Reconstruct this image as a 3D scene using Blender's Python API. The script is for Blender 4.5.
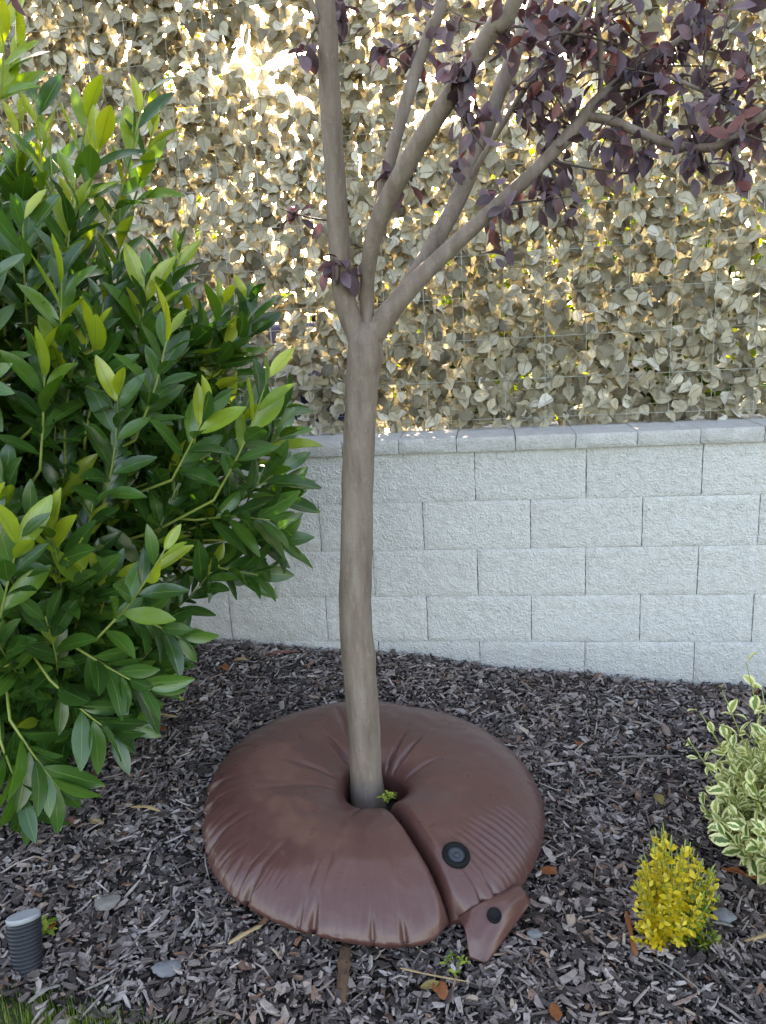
import bpy, bmesh, math, random
import numpy as np
from mathutils import Vector, Matrix, Quaternion, noise as mnoise

for o in list(bpy.data.objects):
    bpy.data.objects.remove(o)
S = bpy.context.scene
COL = S.collection
rng = np.random.default_rng(7)
random.seed(7)

# ------------------------------------------------------------------ camera
FPX = 754.25
YAW, PITCH, ROLL = 0.147, 0.2358, -0.0573
Z0 = 0.87                                   # height of the underside of the coping
CAM = np.array([0.4577, -2.7568, 0.4476 + Z0])
_f0 = np.array([-math.sin(YAW), math.cos(YAW), 0]); _r0 = np.array([math.cos(YAW), math.sin(YAW), 0]); _u0 = np.array([0, 0, 1.0])
FW = _f0 * math.cos(PITCH) - _u0 * math.sin(PITCH)
_u = _u0 * math.cos(PITCH) + _f0 * math.sin(PITCH)
RT = _r0 * math.cos(ROLL) + _u * math.sin(ROLL)
UP = -_r0 * math.sin(ROLL) + _u * math.cos(ROLL)
cam = bpy.data.cameras.new('camera'); cam_o = bpy.data.objects.new('camera', cam); COL.objects.link(cam_o)
cam.sensor_fit = 'VERTICAL'; cam.sensor_height = 36.0; cam.lens = FPX / 1024 * 36.0
cam.clip_start = 0.05; cam.clip_end = 1000
cam_o.matrix_world = Matrix(((RT[0], UP[0], -FW[0], CAM[0]), (RT[1], UP[1], -FW[1], CAM[1]), (RT[2], UP[2], -FW[2], CAM[2]), (0, 0, 0, 1)))
S.camera = cam_o

# ------------------------------------------------------------------ light
SUN_EL, SUN_AZ = math.radians(27), math.radians(-15)      # azimuth from +Y, positive towards +X
w = bpy.data.worlds.new('World'); S.world = w; w.use_nodes = True
nt = w.node_tree; bg = nt.nodes['Background']
sky = nt.nodes.new('ShaderNodeTexSky'); sky.sky_type = 'NISHITA'; sky.sun_disc = False
sky.sun_elevation = SUN_EL; sky.sun_rotation = SUN_AZ
sky.air_density = 1.0; sky.dust_density = 2.5; sky.ozone_density = 0.6
nt.links.new(sky.outputs[0], bg.inputs[0]); bg.inputs[1].default_value = 0.15
sd = Vector((math.sin(SUN_AZ) * math.cos(SUN_EL), math.cos(SUN_AZ) * math.cos(SUN_EL), math.sin(SUN_EL)))
sun = bpy.data.lights.new('sun', 'SUN'); sun.energy = 4.0; sun.angle = math.radians(0.5); sun.color = (1, 0.93, 0.82)
sun_o = bpy.data.objects.new('sun', sun); COL.objects.link(sun_o)
sun_o.rotation_euler = (-sd).to_track_quat('-Z', 'Y').to_euler(); sun_o.location = (-3, 8, 6)
S.view_settings.view_transform = 'Standard'; S.view_settings.look = 'None'
S.view_settings.gamma = 1.0; S.view_settings.use_curve_mapping = False
S.view_settings.exposure = 2.85
S.view_settings.use_white_balance = True; S.view_settings.white_balance_temperature = 8300; S.view_settings.white_balance_tint = 14

# ------------------------------------------------------------------ pixel helpers
def ray(px, py):
    return RT * (px - 383) / FPX + UP * (512 - py) / FPX + FW
def at_y(px, py, y):
    d = ray(px, py); return CAM + d * (y - CAM[1]) / d[1]
def g(x, y):                                   # front ground height
    x = np.asarray(x, float); y = np.asarray(y, float)
    cx = np.clip(x, -3, 3); cy = np.clip(y, -3.2, 0)
    near = np.exp(-((x * .25) ** 2 + ((y + 1) * .25) ** 2))
    return 0.055 - 0.095 * cx + 0.045 * cy + near * (0.008 * np.sin(5.1 * x + 1.3) * np.cos(4.3 * y + .4) + 0.006 * np.sin(9.7 * x - 6 * y))
def on_ground(px, py, h=0.0):
    d = ray(px, py); p = CAM + d * 2.0
    for _ in range(25):
        t = (float(g(p[0], p[1])) + h - CAM[2]) / d[2]; p = CAM + d * t
    return p
def project(P):
    D = P - CAM; z = D @ FW
    return np.stack([383 + FPX * (D @ RT) / z, 512 - FPX * (D @ UP) / z, z], -1)

# ------------------------------------------------------------------ object helpers
def tag(o, label=None, cat=None, group=None, kind=None):
    for k, v in (('label', label), ('category', cat), ('group', group), ('kind', kind)):
        if v: o[k] = v
    return o
def thing(name, loc, label, cat, group=None):
    o = bpy.data.objects.new(name, None); COL.objects.link(o); o.location = loc; o.empty_display_size = .05
    return tag(o, label, cat, group)
def base_of(parent):
    b = Vector((0, 0, 0))
    while parent is not None:
        b += parent.location; parent = parent.parent
    return b
def add(name, me, mat, parent=None, loc=None):
    """me has WORLD coordinates unless loc is given (then local about the world point loc)."""
    o = bpy.data.objects.new(name, me); COL.objects.link(o)
    if mat and not me.materials: me.materials.append(mat)
    pb = base_of(parent)
    if parent is not None: o.parent = parent
    if loc is None:
        co = np.empty(len(me.vertices) * 3, np.float32); me.vertices.foreach_get('co', co)
        c = co.reshape(-1, 3); ctr = c.mean(0); ctr[2] = c[:, 2].min()
        me.vertices.foreach_set('co', (c - ctr).ravel()); me.update()
        loc = Vector([float(v) for v in ctr])
    o.location = Vector(loc) - pb
    return o
def mesh(name, V, F, smooth=True, uv=None, rnd=None):
    V = np.asarray(V, np.float32)
    me = bpy.data.meshes.new(name)
    if isinstance(F, np.ndarray):
        n, k = F.shape
        me.vertices.add(len(V)); me.vertices.foreach_set('co', V.ravel())
        me.loops.add(n * k); me.loops.foreach_set('vertex_index', F.astype(np.int32).ravel())
        me.polygons.add(n); me.polygons.foreach_set('loop_start', np.arange(0, n * k, k, dtype=np.int32))
        me.update(calc_edges=True)
    else:
        me.from_pydata([tuple(map(float, v)) for v in V], [], F); me.update()
    me.polygons.foreach_set('use_smooth', np.full(len(me.polygons), smooth))
    if uv is not None:
        li = np.empty(len(me.loops), np.int32); me.loops.foreach_get('vertex_index', li)
        u = me.uv_layers.new(name='UVMap'); u.data.foreach_set('uv', np.asarray(uv, np.float32)[li].ravel())
    if rnd is not None:
        a = me.attributes.new('rnd', 'FLOAT', 'POINT'); a.data.foreach_set('value', np.asarray(rnd, np.float32))
    me.validate()
    return me
def nrm(v):
    v = np.asarray(v, float); return v / max(np.linalg.norm(v), 1e-9)
def spline(P, n):
    P = np.asarray(P, float)
    Q = np.vstack([2 * P[0] - P[1], P, 2 * P[-1] - P[-2]])
    out = []
    m = len(P) - 1
    for k in range(n + 1):
        t = k / n * m; i = min(int(t), m - 1); f = t - i
        a, b, c, d = Q[i], Q[i + 1], Q[i + 2], Q[i + 3]
        out.append(.5 * ((2 * b) + (-a + c) * f + (2 * a - 5 * b + 4 * c - d) * f * f + (-a + 3 * b - 3 * c + d) * f ** 3))
    return np.array(out)
def tube(path, rad, seg=8, wob=0.0, seed=0):
    """path (n,3), rad (n,) -> V, F with end caps"""
    path = np.asarray(path, float); n = len(path); rad = np.broadcast_to(rad, n)
    T = np.gradient(path, axis=0); T /= np.linalg.norm(T, axis=1)[:, None] + 1e-9
    a = np.array([1., 0, 0]) if abs(T[0][0]) < .8 else np.array([0, 1., 0])
    V = []
    for i in range(n):
        a = a - T[i] * (a @ T[i]); a = nrm(a); b = np.cross(T[i], a)
        for k in range(seg):
            th = 2 * math.pi * k / seg
            r = rad[i]
            if wob: r *= 1 + wob * mnoise.noise(Vector((math.cos(th) * 1.2 + seed, math.sin(th) * 1.2, i * .22)))
            V.append(path[i] + r * (math.cos(th) * a + math.sin(th) * b))
    F = []
    for i in range(n - 1):
        for k in range(seg):
            k2 = (k + 1) % seg
            F.append((i * seg + k, i * seg + k2, (i + 1) * seg + k2, (i + 1) * seg + k))
    F.append(tuple(range(seg))[::-1]); F.append(tuple((n - 1) * seg + k for k in range(seg)))
    return np.array(V), F

# ------------------------------------------------------------------ materials
class N:
    def __init__(s, name):
        s.m = bpy.data.materials.new(name); s.m.use_nodes = True
        s.t = s.m.node_tree; s.t.nodes.clear()
        s.out = s.t.nodes.new('ShaderNodeOutputMaterial')
    def n(s, typ, ins=None, **kw):
        x = s.t.nodes.new('ShaderNode' + typ)
        for k, v in kw.items(): setattr(x, k, v)
        for k, v in (ins or {}).items(): s.set(x.inputs[k], v)
        return x
    def set(s, sock, v):
        if isinstance(v, bpy.types.NodeSocket): s.t.links.new(v, sock)
        else: sock.default_value = v
    def math(s, op, a, b=0.0, c=0.0, clamp=False):
        x = s.n('Math', operation=op, use_clamp=clamp); s.set(x.inputs[0], a); s.set(x.inputs[1], b); s.set(x.inputs[2], c); return x.outputs[0]
    def mix(s, f, a, b, mode='MIX'):
        x = s.n('Mix', data_type='RGBA', blend_type=mode)
        s.set(x.inputs[0], f); s.set(x.inputs[6], a if not isinstance(a, tuple) else a + (1,) * (4 - len(a))); s.set(x.inputs[7], b if not isinstance(b, tuple) else b + (1,) * (4 - len(b)))
        return x.outputs[2]
    def ramp(s, f, stops, interp='LINEAR'):
        x = s.n('ValToRGB'); r = x.color_ramp; r.interpolation = interp
        while len(r.elements) < len(stops): r.elements.new(.5)
        for e, (p, c) in zip(r.elements, stops):
            e.position = p; e.color = tuple(c) + (1,) if len(c) == 3 else c
        s.set(x.inputs[0], f); return x.outputs[0]
    def noise(s, vec, scale, detail=3, rough=.55, out=0):
        x = s.n('TexNoise', {'Scale': scale, 'Detail': detail, 'Roughness': rough}); s.set(x.inputs['Vector'], vec); return x.outputs[out]
    def pos(s): return s.n('NewGeometry').outputs['Position']
    def attr(s, nm): return s.n('Attribute', attribute_name=nm).outputs['Fac']
    def bump(s, h, strength, dist, normal=None):
        x = s.n('Bump', {'Strength': strength, 'Distance': dist, 'Height': h})
        if normal is not None: s.set(x.inputs['Normal'], normal)
        return x.outputs[0]
    def bsdf(s, col, rough=.6, spec=.5, normal=None, **kw):
        x = s.n('BsdfPrincipled'); s.set(x.inputs['Base Color'], col if not isinstance(col, tuple) else col + (1,) * (4 - len(col)))
        s.set(x.inputs['Roughness'], rough); s.set(x.inputs['Specular IOR Level'], spec)
        if normal is not None: s.set(x.inputs['Normal'], normal)
        for k, v in kw.items(): s.set(x.inputs[k.replace('_', ' ')], v)
        return x.outputs[0]
    def done(s, sh): s.t.links.new(sh, s.out.inputs[0]); return s.m

def leaf_mat(name, stops, rough=.4, spec=.5, transl=.35, tcol=(1, 1, 1), rib=None, ribw=.035, edge=None, veins=.25, nscale=30, coat=0.0):
    m = N(name); r = m.attr('rnd'); c = m.ramp(r, stops)
    uv = m.n('UVMap').outputs[0]; sx = m.n('SeparateXYZ', {0: uv}); u, v = sx.outputs[0], sx.outputs[1]
    a = m.math('ABSOLUTE', m.math('SUBTRACT', u, .5))
    p = m.pos(); nz = m.noise(p, nscale, 3)
    c = m.mix(m.math('MULTIPLY', nz, .5), c, m.mix(1.0, c, (.55, .5, .45), 'MULTIPLY'))
    vn = m.math('SINE', m.math('MULTIPLY', m.math('SUBTRACT', m.math('MULTIPLY', v, 9.0), m.math('MULTIPLY', a, 7.0)), 6.283))
    if edge is not None:
        e = m.math('ADD', a, m.math('MULTIPLY', m.math('SUBTRACT', m.noise(p, 90, 2), .5), .25))
        c = m.mix(m.math('GREATER_THAN', e, .22), c, edge)
    if rib is not None:
        c = m.mix(m.math('LESS_THAN', a, ribw), c, rib)
    bh = m.math('ADD', m.math('MULTIPLY', vn, veins), m.math('MULTIPLY', nz, .6))
    nb = m.bump(bh, .35, .002)
    sh = m.bsdf(c, rough, spec, nb, Coat_Weight=coat, Coat_Roughness=.25)
    if transl > 0:
        tr = m.n('BsdfTranslucent'); m.set(tr.inputs[0], m.mix(1.0, c, tcol, 'MULTIPLY')); m.set(tr.inputs[1], nb)
        x = m.n('MixShader', {0: transl, 1: sh, 2: tr.outputs[0]}); sh = x.outputs[0]
    return m.done(sh)

MAT = {}
def m_block():
    m = N('split_face_concrete'); p = m.pos()
    rn = m.n('ObjectInfo').outputs['Random']
    big = m.noise(p, 3.2, 3); mid = m.noise(p, 38, 4, .65); fine = m.noise(p, 230, 3, .7)
    vo = m.n('TexVoronoi', {'Scale': 120.0}); m.set(vo.inputs['Vector'], p)
    c = m.ramp(mid, [(.25, (.54, .535, .525)), (.5, (.69, .685, .675)), (.75, (.78, .775, .765))])
    c = m.mix(m.math('MULTIPLY', m.math('GREATER_THAN', fine, .64), .6), c, (.20, .195, .19))
    c = m.mix(m.math('MULTIPLY', m.math('LESS_THAN', fine, .37), .5), c, (.82, .81, .79))
    c = m.mix(m.math('MULTIPLY', big, .3), c, (.60, .59, .56))
    c = m.mix(.10, c, m.ramp(rn, [(0, (.35, .36, .37)), (1, (.8, .79, .76))]))
    sep = m.n('SeparateXYZ', {0: p})
    soil = m.math('MULTIPLY', m.math('SUBTRACT', .20, m.math('ADD', sep.outputs[2], m.math('MULTIPLY', sep.outputs[0], .095)), clamp=True), 4.0, clamp=True)
    c = m.mix(m.math('MULTIPLY', soil, m.math('MULTIPLY', mid, .6)), c, (.26, .22, .18))
    h = m.math('ADD', m.math('MULTIPLY', mid, 1.0), m.math('ADD', m.math('MULTIPLY', fine, .5), m.math('MULTIPLY', vo.outputs[0], .35)))
    MAT['block'] = m.done(m.bsdf(c, .92, .25, m.bump(h, 1.0, .014)))
m_block()
def m_cap():
    m = N('coping_concrete'); p = m.pos(); rn = m.n('ObjectInfo').outputs['Random']
    a = m.noise(p, 26, 4, .65); b = m.noise(p, 170, 3, .7)
    c = m.ramp(a, [(.25, (.50, .49, .475)), (.55, (.63, .62, .605)), (.8, (.74, .735, .72))])
    c = m.mix(m.math('MULTIPLY', m.math('GREATER_THAN', b, .6), .5), c, (.22, .21, .2))
    c = m.mix(.25, c, m.ramp(rn, [(0, (.50, .49, .47)), (1, (.74, .74, .73))]))
    MAT['cap'] = m.done(m.bsdf(c, .85, .3, m.bump(m.math('ADD', a, b), 1.0, .012)))
m_cap()
def m_simple(key, name, col, rough=.7, col2=None, scale=20, bump=.3, dist=.004, spec=.4, metallic=0.0):
    m = N(name); p = m.pos(); a = m.noise(p, scale, 4, .6)
    c = m.mix(a, col, col2 or tuple(x * .6 for x in col))
    MAT[key] = m.done(m.bsdf(c, rough, spec, m.bump(a, bump, dist), Metallic=metallic))
m_simple('core', 'wall_core_mortar', (.22, .215, .205), .95)
m_simple('wire', 'pale_wire', (.45, .47, .42), .5)
m_simple('post', 'green_post_paint', (.03, .06, .045), .5)
m_simple('soil', 'dark_soil', (.035, .026, .022), .95, (.012, .010, .009), 60, .8, .01)
m_simple('lawn', 'lawn_ground', (.05, .075, .02), .95, (.03, .035, .015), 30, .8, .01)
m_simple('rubber', 'black_plastic', (.005, .0055, .006), .65, (.008, .0085, .0095), 60, .1, .001, spec=.15)
m_simple('capblue', 'worn_grey_plastic', (.035, .044, .056), .45, (.018, .022, .028), 90, .3, .001)
m_simple('pipe', 'dark_ribbed_plastic', (.011, .013, .019), .5, (.019, .021, .028), 50, .2, .001)
m_simple('rim', 'pale_grey_plastic', (.34, .35, .37), .55, (.20, .21, .22), 40, .2, .001)
m_simple('barrel', 'navy_plastic', (.012, .025, .11), .4, (.01, .018, .07), 15, .1, .001)
m_simple('stemgreen', 'yellow_green_stem', (.26, .30, .06), .5, (.16, .21, .05), 60)
m_simple('stembrown', 'brown_stem', (.09, .06, .035), .8, (.05, .035, .022), 60)
m_simple('twig', 'purple_brown_twig', (.09, .065, .05), .7, (.05, .035, .03), 70)
def m_bark():
    m = N('smooth_plum_bark'); p = m.pos()
    sc = m.n('Mapping', {'Scale': (1, 1, .35)}); m.set(sc.inputs[0], p)
    sv = m.n('Mapping', {'Scale': (1, 1, .16)}); m.set(sv.inputs[0], p); a = m.noise(sv.outputs[0], 34, 5, .65); b = m.noise(sc.outputs[0], 120, 3, .6)
    sc2 = m.n('Mapping', {'Scale': (1, 1, 6)}); m.set(sc2.inputs[0], p)
    l = m.noise(sc2.outputs[0], 34, 3, .6)
    c = m.ramp(a, [(.3, (.115, .083, .064)), (.5, (.170, .130, .105)), (.7, (.225, .180, .150))])
    c = m.mix(m.math('MULTIPLY', m.math('GREATER_THAN', l, .64), .32), c, (.11, .08, .062))
    c = m.mix(m.math('MULTIPLY', m.math('GREATER_THAN', b, .62), .22), c, (.30, .255, .215))
    MAT['bark'] = m.done(m.bsdf(c, .7, .35, m.bump(m.math('ADD', b, m.math('MULTIPLY', l, .6)), .5, .003)))
m_bark()
def m_vinyl():
    m = N('brown_vinyl'); p = m.pos()
    a = m.noise(p, 7, 3); b = m.noise(p, 160, 3, .6); d = m.noise(p, 30, 4, .6); f = m.noise(p, 900, 2)
    c = m.mix(a, (.084, .034, .030), (.106, .047, .040))
    c = m.mix(m.math('MULTIPLY', m.math('GREATER_THAN', d, .60), .16), c, (.15, .085, .072))
    c = m.mix(m.math('MULTIPLY', m.math('GREATER_THAN', b, .72), .35), c, (.28, .21, .18))
    r = m.math('ADD', .22, m.math('MULTIPLY', d, .16))
    h = m.math('ADD', m.math('MULTIPLY', d, .5), m.math('MULTIPLY', f, .06))
    MAT['vinyl'] = m.done(m.bsdf(c, r, .52, m.bump(h, .22, .004)))
m_vinyl()
def m_chip():
    m = N('weathered_bark_chips'); p = m.pos(); r = m.attr('rnd')
    c = m.ramp(r, [(0, (.026, .021, .020)), (.2, (.085, .071, .068)), (.42, (.21, .180, .177)), (.64, (.36, .33, .325)), (.83, (.53, .50, .49)), (.92, (.24, .125, .078)), (1, (.58, .52, .44))])
    a = m.noise(p, 60, 4, .7); b = m.noise(p, 260, 3, .6)
    c = m.mix(m.math('MULTIPLY', a, .8), c, m.mix(1.0, c, (.42, .40, .40), 'MULTIPLY'))
    c = m.mix(m.math('MULTIPLY', m.noise(p, 2.2, 3), .75), c, m.mix(1.0, c, (.82, .60, .48), 'MULTIPLY'))
    MAT['chip'] = m.done(m.bsdf(c, .82, .35, m.bump(m.math('ADD', a, b), .8, .004)))
m_chip()
def m_deb(key, name, c1, c2, rough=.75):
    m = N(name); p = m.pos(); a = m.noise(p, 45, 4, .6); b = m.noise(p, 240, 3, .6)
    c = m.mix(a, c1, c2)
    MAT[key] = m.done(m.bsdf(c, rough, .35, m.bump(m.math('ADD', a, b), .6, .003)))
m_deb('tan', 'tan_dry_wood', (.42, .30, .15), (.26, .17, .09))
m_deb('pale', 'pale_grey_wood', (.24, .22, .195), (.11, .10, .09))
m_deb('rust', 'rust_dry_leaf', (.30, .10, .03), (.14, .05, .02))
m_deb('orange', 'orange_dry_leaf', (.30, .095, .022), (.13, .045, .016))
m_deb('brownstick', 'brown_stick_bark', (.12, .065, .035), (.06, .035, .022))
m_deb('red', 'brick_red_fragment', (.22, .085, .06), (.12, .05, .04))
m_deb('olive', 'olive_dry_leaf', (.26, .20, .06), (.15, .11, .04))
m_deb('stone', 'pale_stone', (.20, .20, .205), (.10, .10, .11))
MAT['laurel'] = leaf_mat('laurel_leaf', [(0, (.024, .076, .015)), (.4, (.048, .135, .023)), (.66, (.092, .205, .028)), (.8, (.22, .33, .032)), (1, (.40, .45, .035))], .27, .5, .28, (1.4, 1.5, .5), (.13, .215, .05), .018, veins=.12, coat=.5)
MAT['plastic_leaf'] = leaf_mat('faded_plastic_leaf', [(0, (.13, .11, .072)), (.22, (.27, .236, .16)), (.55, (.42, .375, .27)), (.85, (.56, .515, .40)), (1, (.66, .63, .55))], .40, .5, .15, (1.1, 1.08, .85), (.20, .17, .10), .03, veins=.5)
MAT['plum'] = leaf_mat('purple_plum_leaf', [(0, (.055, .038, .052)), (.5, (.12, .082, .108)), (.9, (.19, .13, .16)), (.96, (.14, .055, .065)), (1, (.18, .06, .05))], .42, .5, .22, (1.3, .7, .65), (.13, .05, .06), .03)
MAT['varie'] = leaf_mat('variegated_leaf', [(0, (.09, .17, .04)), (.5, (.19, .29, .07)), (.8, (.36, .43, .12)), (1, (.55, .56, .18))], .4, .5, .22, (1.1, 1.1, .7), None, edge=(.76, .73, .38), veins=.1)
MAT['gold'] = leaf_mat('golden_leaf', [(0, (.08, .15, .015)), (.25, (.32, .34, .02)), (.5, (.66, .49, .02)), (1, (.82, .62, .04))], .42, .5, .25, (1.1, 1.1, .6), None, veins=.1)
MAT['weed'] = leaf_mat('weed_leaf', [(0, (.12, .22, .02)), (1, (.42, .48, .06))], .5, .4, .3, (1, 1, .6), None)
MAT['grass'] = leaf_mat('grass_blade', [(0, (.08, .15, .02)), (.6, (.18, .29, .04)), (1, (.36, .36, .13))], .5, .4, .3, (1, 1, .5), None, veins=0)
MAT['far'] = leaf_mat('sunlit_far_leaf', [(0, (.03, .075, .012)), (.5, (.10, .17, .02)), (1, (.30, .36, .03))], .45, .45, .45, (1.5, 1.5, .5), None, veins=0)

# ------------------------------------------------------------------ leaf batches
def leaf_template(L, W, rows=6, wfun=None, fold=.18, droop=.15, curl=0., cols=(-1, 0, 1), wave=0., seed=0):
    V, UV = [], []
    for j in range(rows):
        t = j / (rows - 1); hw = W * .5 * (wfun(t) if wfun else math.sin(math.pi * min(1, t * .94 + .03)) ** .8)
        for u in cols:
            z = fold * abs(u) * hw - droop * L * t * t + curl * (1 - u * u) * hw
            if wave: z += wave * W * mnoise.noise(Vector((u * 1.3 + seed * 7, t * 3, seed)))
            V.append((u * hw, L * t, z)); UV.append((.5 + u * .5, t))
    c = len(cols); F = []
    for j in range(rows - 1):
        for k in range(c - 1):
            F.append((j * c + k, j * c + k + 1, (j + 1) * c + k + 1, (j + 1) * c + k))
    return np.array(V), np.array(F), np.array(UV)
class Leaves:
    def __init__(s, variants, rnds, mat):
        s.var, s.rnds, s.mat = variants, rnds, mat; s.k = []; s.M = []; s.T = []
        s.shared = {}
    def put(s, k, base, d, n, sc):
        y = nrm(d); z = np.asarray(n, float); z = z - y * (z @ y)
        if np.linalg.norm(z) < 1e-3: z = np.cross(y, [1, .3, .2])
        z = nrm(z); x = np.cross(y, z)
        s.k.append(k); s.M.append(np.stack([x, y, z], 1) * sc); s.T.append(np.asarray(base, float))
    def build(s, parent, single='leaf', rest='foliage', limit=300, minpx=9, extra_rest=None):
        K = np.array(s.k); M = np.array(s.M); T = np.array(s.T); n = len(K)
        nv = len(s.var[0][0])
        A = np.stack([v[0] for v in s.var])[K]                      # n,nv,3
        W = np.einsum('nij,nvj->nvi', M, A) + T[:, None]
        pr = project(W.reshape(-1, 3)).reshape(n, nv, 3)
        cell = 5; gw, gh = 766 // cell + 1, 1024 // cell + 1
        ix = (pr[..., 0] // cell).astype(int); iy = (pr[..., 1] // cell).astype(int)
        ok = (ix >= 0) & (ix < gw) & (iy >= 0) & (iy < gh) & (pr[..., 2] > .2)
        zb = np.full(gw * gh, 1e9); idx = np.where(ok, iy * gw + ix, 0)
        np.minimum.at(zb, idx[ok], pr[..., 2][ok])
        vis = (ok & (pr[..., 2] <= zb[idx] + .012)).mean(1)
        ext = (pr[..., :2].max(1) - pr[..., :2].min(1)); size = ext.max(1)
        F = s.var[0][1]; q = pr[:, F][..., :2]
        d1 = q[:, :, 2] - q[:, :, 0]; d2 = q[:, :, 3] - q[:, :, 1]
        area = np.abs(d1[..., 0] * d2[..., 1] - d1[..., 1] * d2[..., 0]).sum(1) * .5
        score = area * vis * (size >= minpx) * (vis > .35)
        order = np.argsort(-score); pick = [i for i in order[:limit] if score[i] > 0]
        pb = base_of(parent)
        for i in pick:
            k = K[i]
            if k not in s.shared:
                v = s.var[k]
                me = mesh(single, v[0], v[1], True, v[2], np.full(nv, s.rnds[k])); me.materials.append(s.mat); s.shared[k] = me
            o = bpy.data.objects.new(single, s.shared[k]); COL.objects.link(o); o.parent = parent
            L = Matrix([list(map(float, M[i][r])) + [float(T[i][r] - pb[r])] for r in range(3)] + [[0, 0, 0, 1]])
            o.matrix_local = L
        keep = np.ones(n, bool); keep[pick] = False
        idx = np.nonzero(keep)[0]
        if len(idx):
            V = W[idx].reshape(-1, 3)
            FF = (F[None] + (np.arange(len(idx)) * nv)[:, None, None]).reshape(-1, 4)
            UV = np.stack([v[2] for v in s.var])[K[idx]].reshape(-1, 2)
            R = np.repeat(np.array(s.rnds)[K[idx]], nv)
            o = add(rest, mesh(rest, V, FF, True, UV, R), s.mat, parent); o['kind'] = 'stuff'
            return o

# ================================================================== THE SETTING
def grid_sheet(name, xs, ys, zf, mat):
    X, Y = np.meshgrid(xs, ys); Z = zf(X, Y)
    V = np.stack([X, Y, Z], -1).reshape(-1, 3); nx, ny = len(xs), len(ys)
    i = np.arange(nx - 1)[None] + np.arange(ny - 1)[:, None] * nx
    F = np.stack([i, i + 1, i + 1 + nx, i + nx], -1).reshape(-1, 4)
    return mesh(name, V, F), mat
def lawn_edge(x): return -1.618 + .02 * np.sin(9 * x)
xs = np.concatenate([np.linspace(-150, -5, 20)[:-1], np.linspace(-5, 5, 90), np.linspace(5, 150, 20)[1:]])
me, mt = grid_sheet('ground', xs, np.concatenate([np.linspace(-150, -5, 20)[:-1], np.linspace(-5, .12, 60)]), lambda X, Y: g(X, Y) - .012, MAT['lawn'])
tag(add('ground', me, mt, loc=(0, 0, 0)), kind='structure')
me, mt = grid_sheet('mulch_bed', np.linspace(-3.4, 3.4, 200), np.linspace(0, 1, 90), lambda X, Y: 0 * X, MAT['soil'])
co = np.empty(len(me.vertices) * 3, np.float32); me.vertices.foreach_get('co', co); co = co.reshape(-1, 3)
co[:, 1] = lawn_edge(co[:, 0]) * co[:, 1] + .05 * (1 - co[:, 1])
co[:, 2] = g(co[:, 0], co[:, 1]) + np.array([mnoise.noise(Vector((float(a) * 14, float(b) * 14, 0))) for a, b in co[:, :2]]) * .008
me.vertices.foreach_set('co', co.ravel()); me.update()
bed = tag(add('mulch_bed', me, mt, loc=(0, 0, 0)), kind='structure')
BACK = .42
xs2 = np.concatenate([np.linspace(-150, -6, 12)[:-1], np.linspace(-6, 6, 20), np.linspace(6, 150, 12)[1:]])
me, mt = grid_sheet('neighbour_ground', xs2, np.concatenate([np.linspace(.34, 8, 10), np.linspace(20, 150, 8)]), lambda X, Y: BACK + 0 * X, MAT['lawn'])
tag(add('neighbour_ground', me, mt, loc=(0, 0, 0)), kind='structure')

# ------------------------------------------------------------------ block wall
BL, BH = .40, .1874
wall = thing('block_wall', (0, .1, 0), 'low grey split-face concrete block wall with a flat coping', 'wall')
def rough_block(w, h, d, nx, nz, amp, seed, bev=.006, xin=0):
    V, idx = [], {}
    for j in range(nz + 1):
        for i in range(nx + 1):
            x = -w / 2 + w * i / nx; z = -h / 2 + h * j / nz
            e = min(i, nx - i, j, nz - j)
            y = -amp * (.5 + .9 * mnoise.noise(Vector((x * 14, z * 14, seed * 5.1))) + .55 * mnoise.noise(Vector((x * 45, z * 45, seed * 3.3))))
            if e == 0: y = bev
            V.append((x + (0 if e else random.uniform(-.001, .001)), y, z)); idx[i, j] = len(V) - 1
    F = [(idx[i, j], idx[i + 1, j], idx[i + 1, j + 1], idx[i, j + 1]) for j in range(nz) for i in range(nx)]
    ring = [(i, 0) for i in range(nx)] + [(nx, j) for j in range(nz)] + [(i, nz) for i in range(nx, 0, -1)] + [(0, j) for j in range(nz, 0, -1)]
    b0 = len(V)
    for k in ring:
        x, y, z = V[idx[k]]; V.append((x, d, z))
    m = len(ring)
    for k in range(m):
        F.append((idx[ring[k]], b0 + k, b0 + (k + 1) % m, idx[ring[(k + 1) % m]]))
    F.append(tuple(b0 + k for k in range(m)))
    return np.array(V), F
bm_ = [mesh('block', *rough_block(BL - .0028, BH - .0012, .14, 30, 14, .0050, k + 1, .0006)) for k in range(6)]
for b in bm_: b.set_sharp_from_angle(angle=math.radians(38)); b.materials.append(MAT['block'])
for r in range(6):
    for n in range(-9, 9):
        o = bpy.data.objects.new('block', random.choice(bm_)); COL.objects.link(o); o.parent = wall
        o.location = Vector(((n + .5 + (.5 if r % 2 else 0)) * BL, random.uniform(-.0015, .0015), Z0 - (r + .5) * BH)) - wall.location
cap_ = [mesh('coping_stone', *rough_block(.212 - .003, .052, .36, 16, 5, .006, k + 20, .0015)) for k in range(5)]
for b in cap_: b.set_sharp_from_angle(angle=math.radians(38)); b.materials.append(MAT['cap'])
for n in range(-19, 15):
    o = bpy.data.objects.new('coping_stone', random.choice(cap_)); COL.objects.link(o); o.parent = wall
    o.location = Vector((.548 + .106 + n * .212, -.022 + random.uniform(-.002, .002), Z0 + .0275 + random.uniform(-.001, .001))) - wall.location
    o.rotation_euler = (0, 0, random.uniform(-.008, .008))
V = [(x, y, z) for z in (-.35, Z0 - .002) for y in (.012, .35) for x in (-3.7, 3.75)]
F = [(0, 1, 5, 4), (1, 3, 7, 5), (3, 2, 6, 7), (2, 0, 4, 6), (4, 5, 7, 6), (0, 2, 3, 1)]
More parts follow.
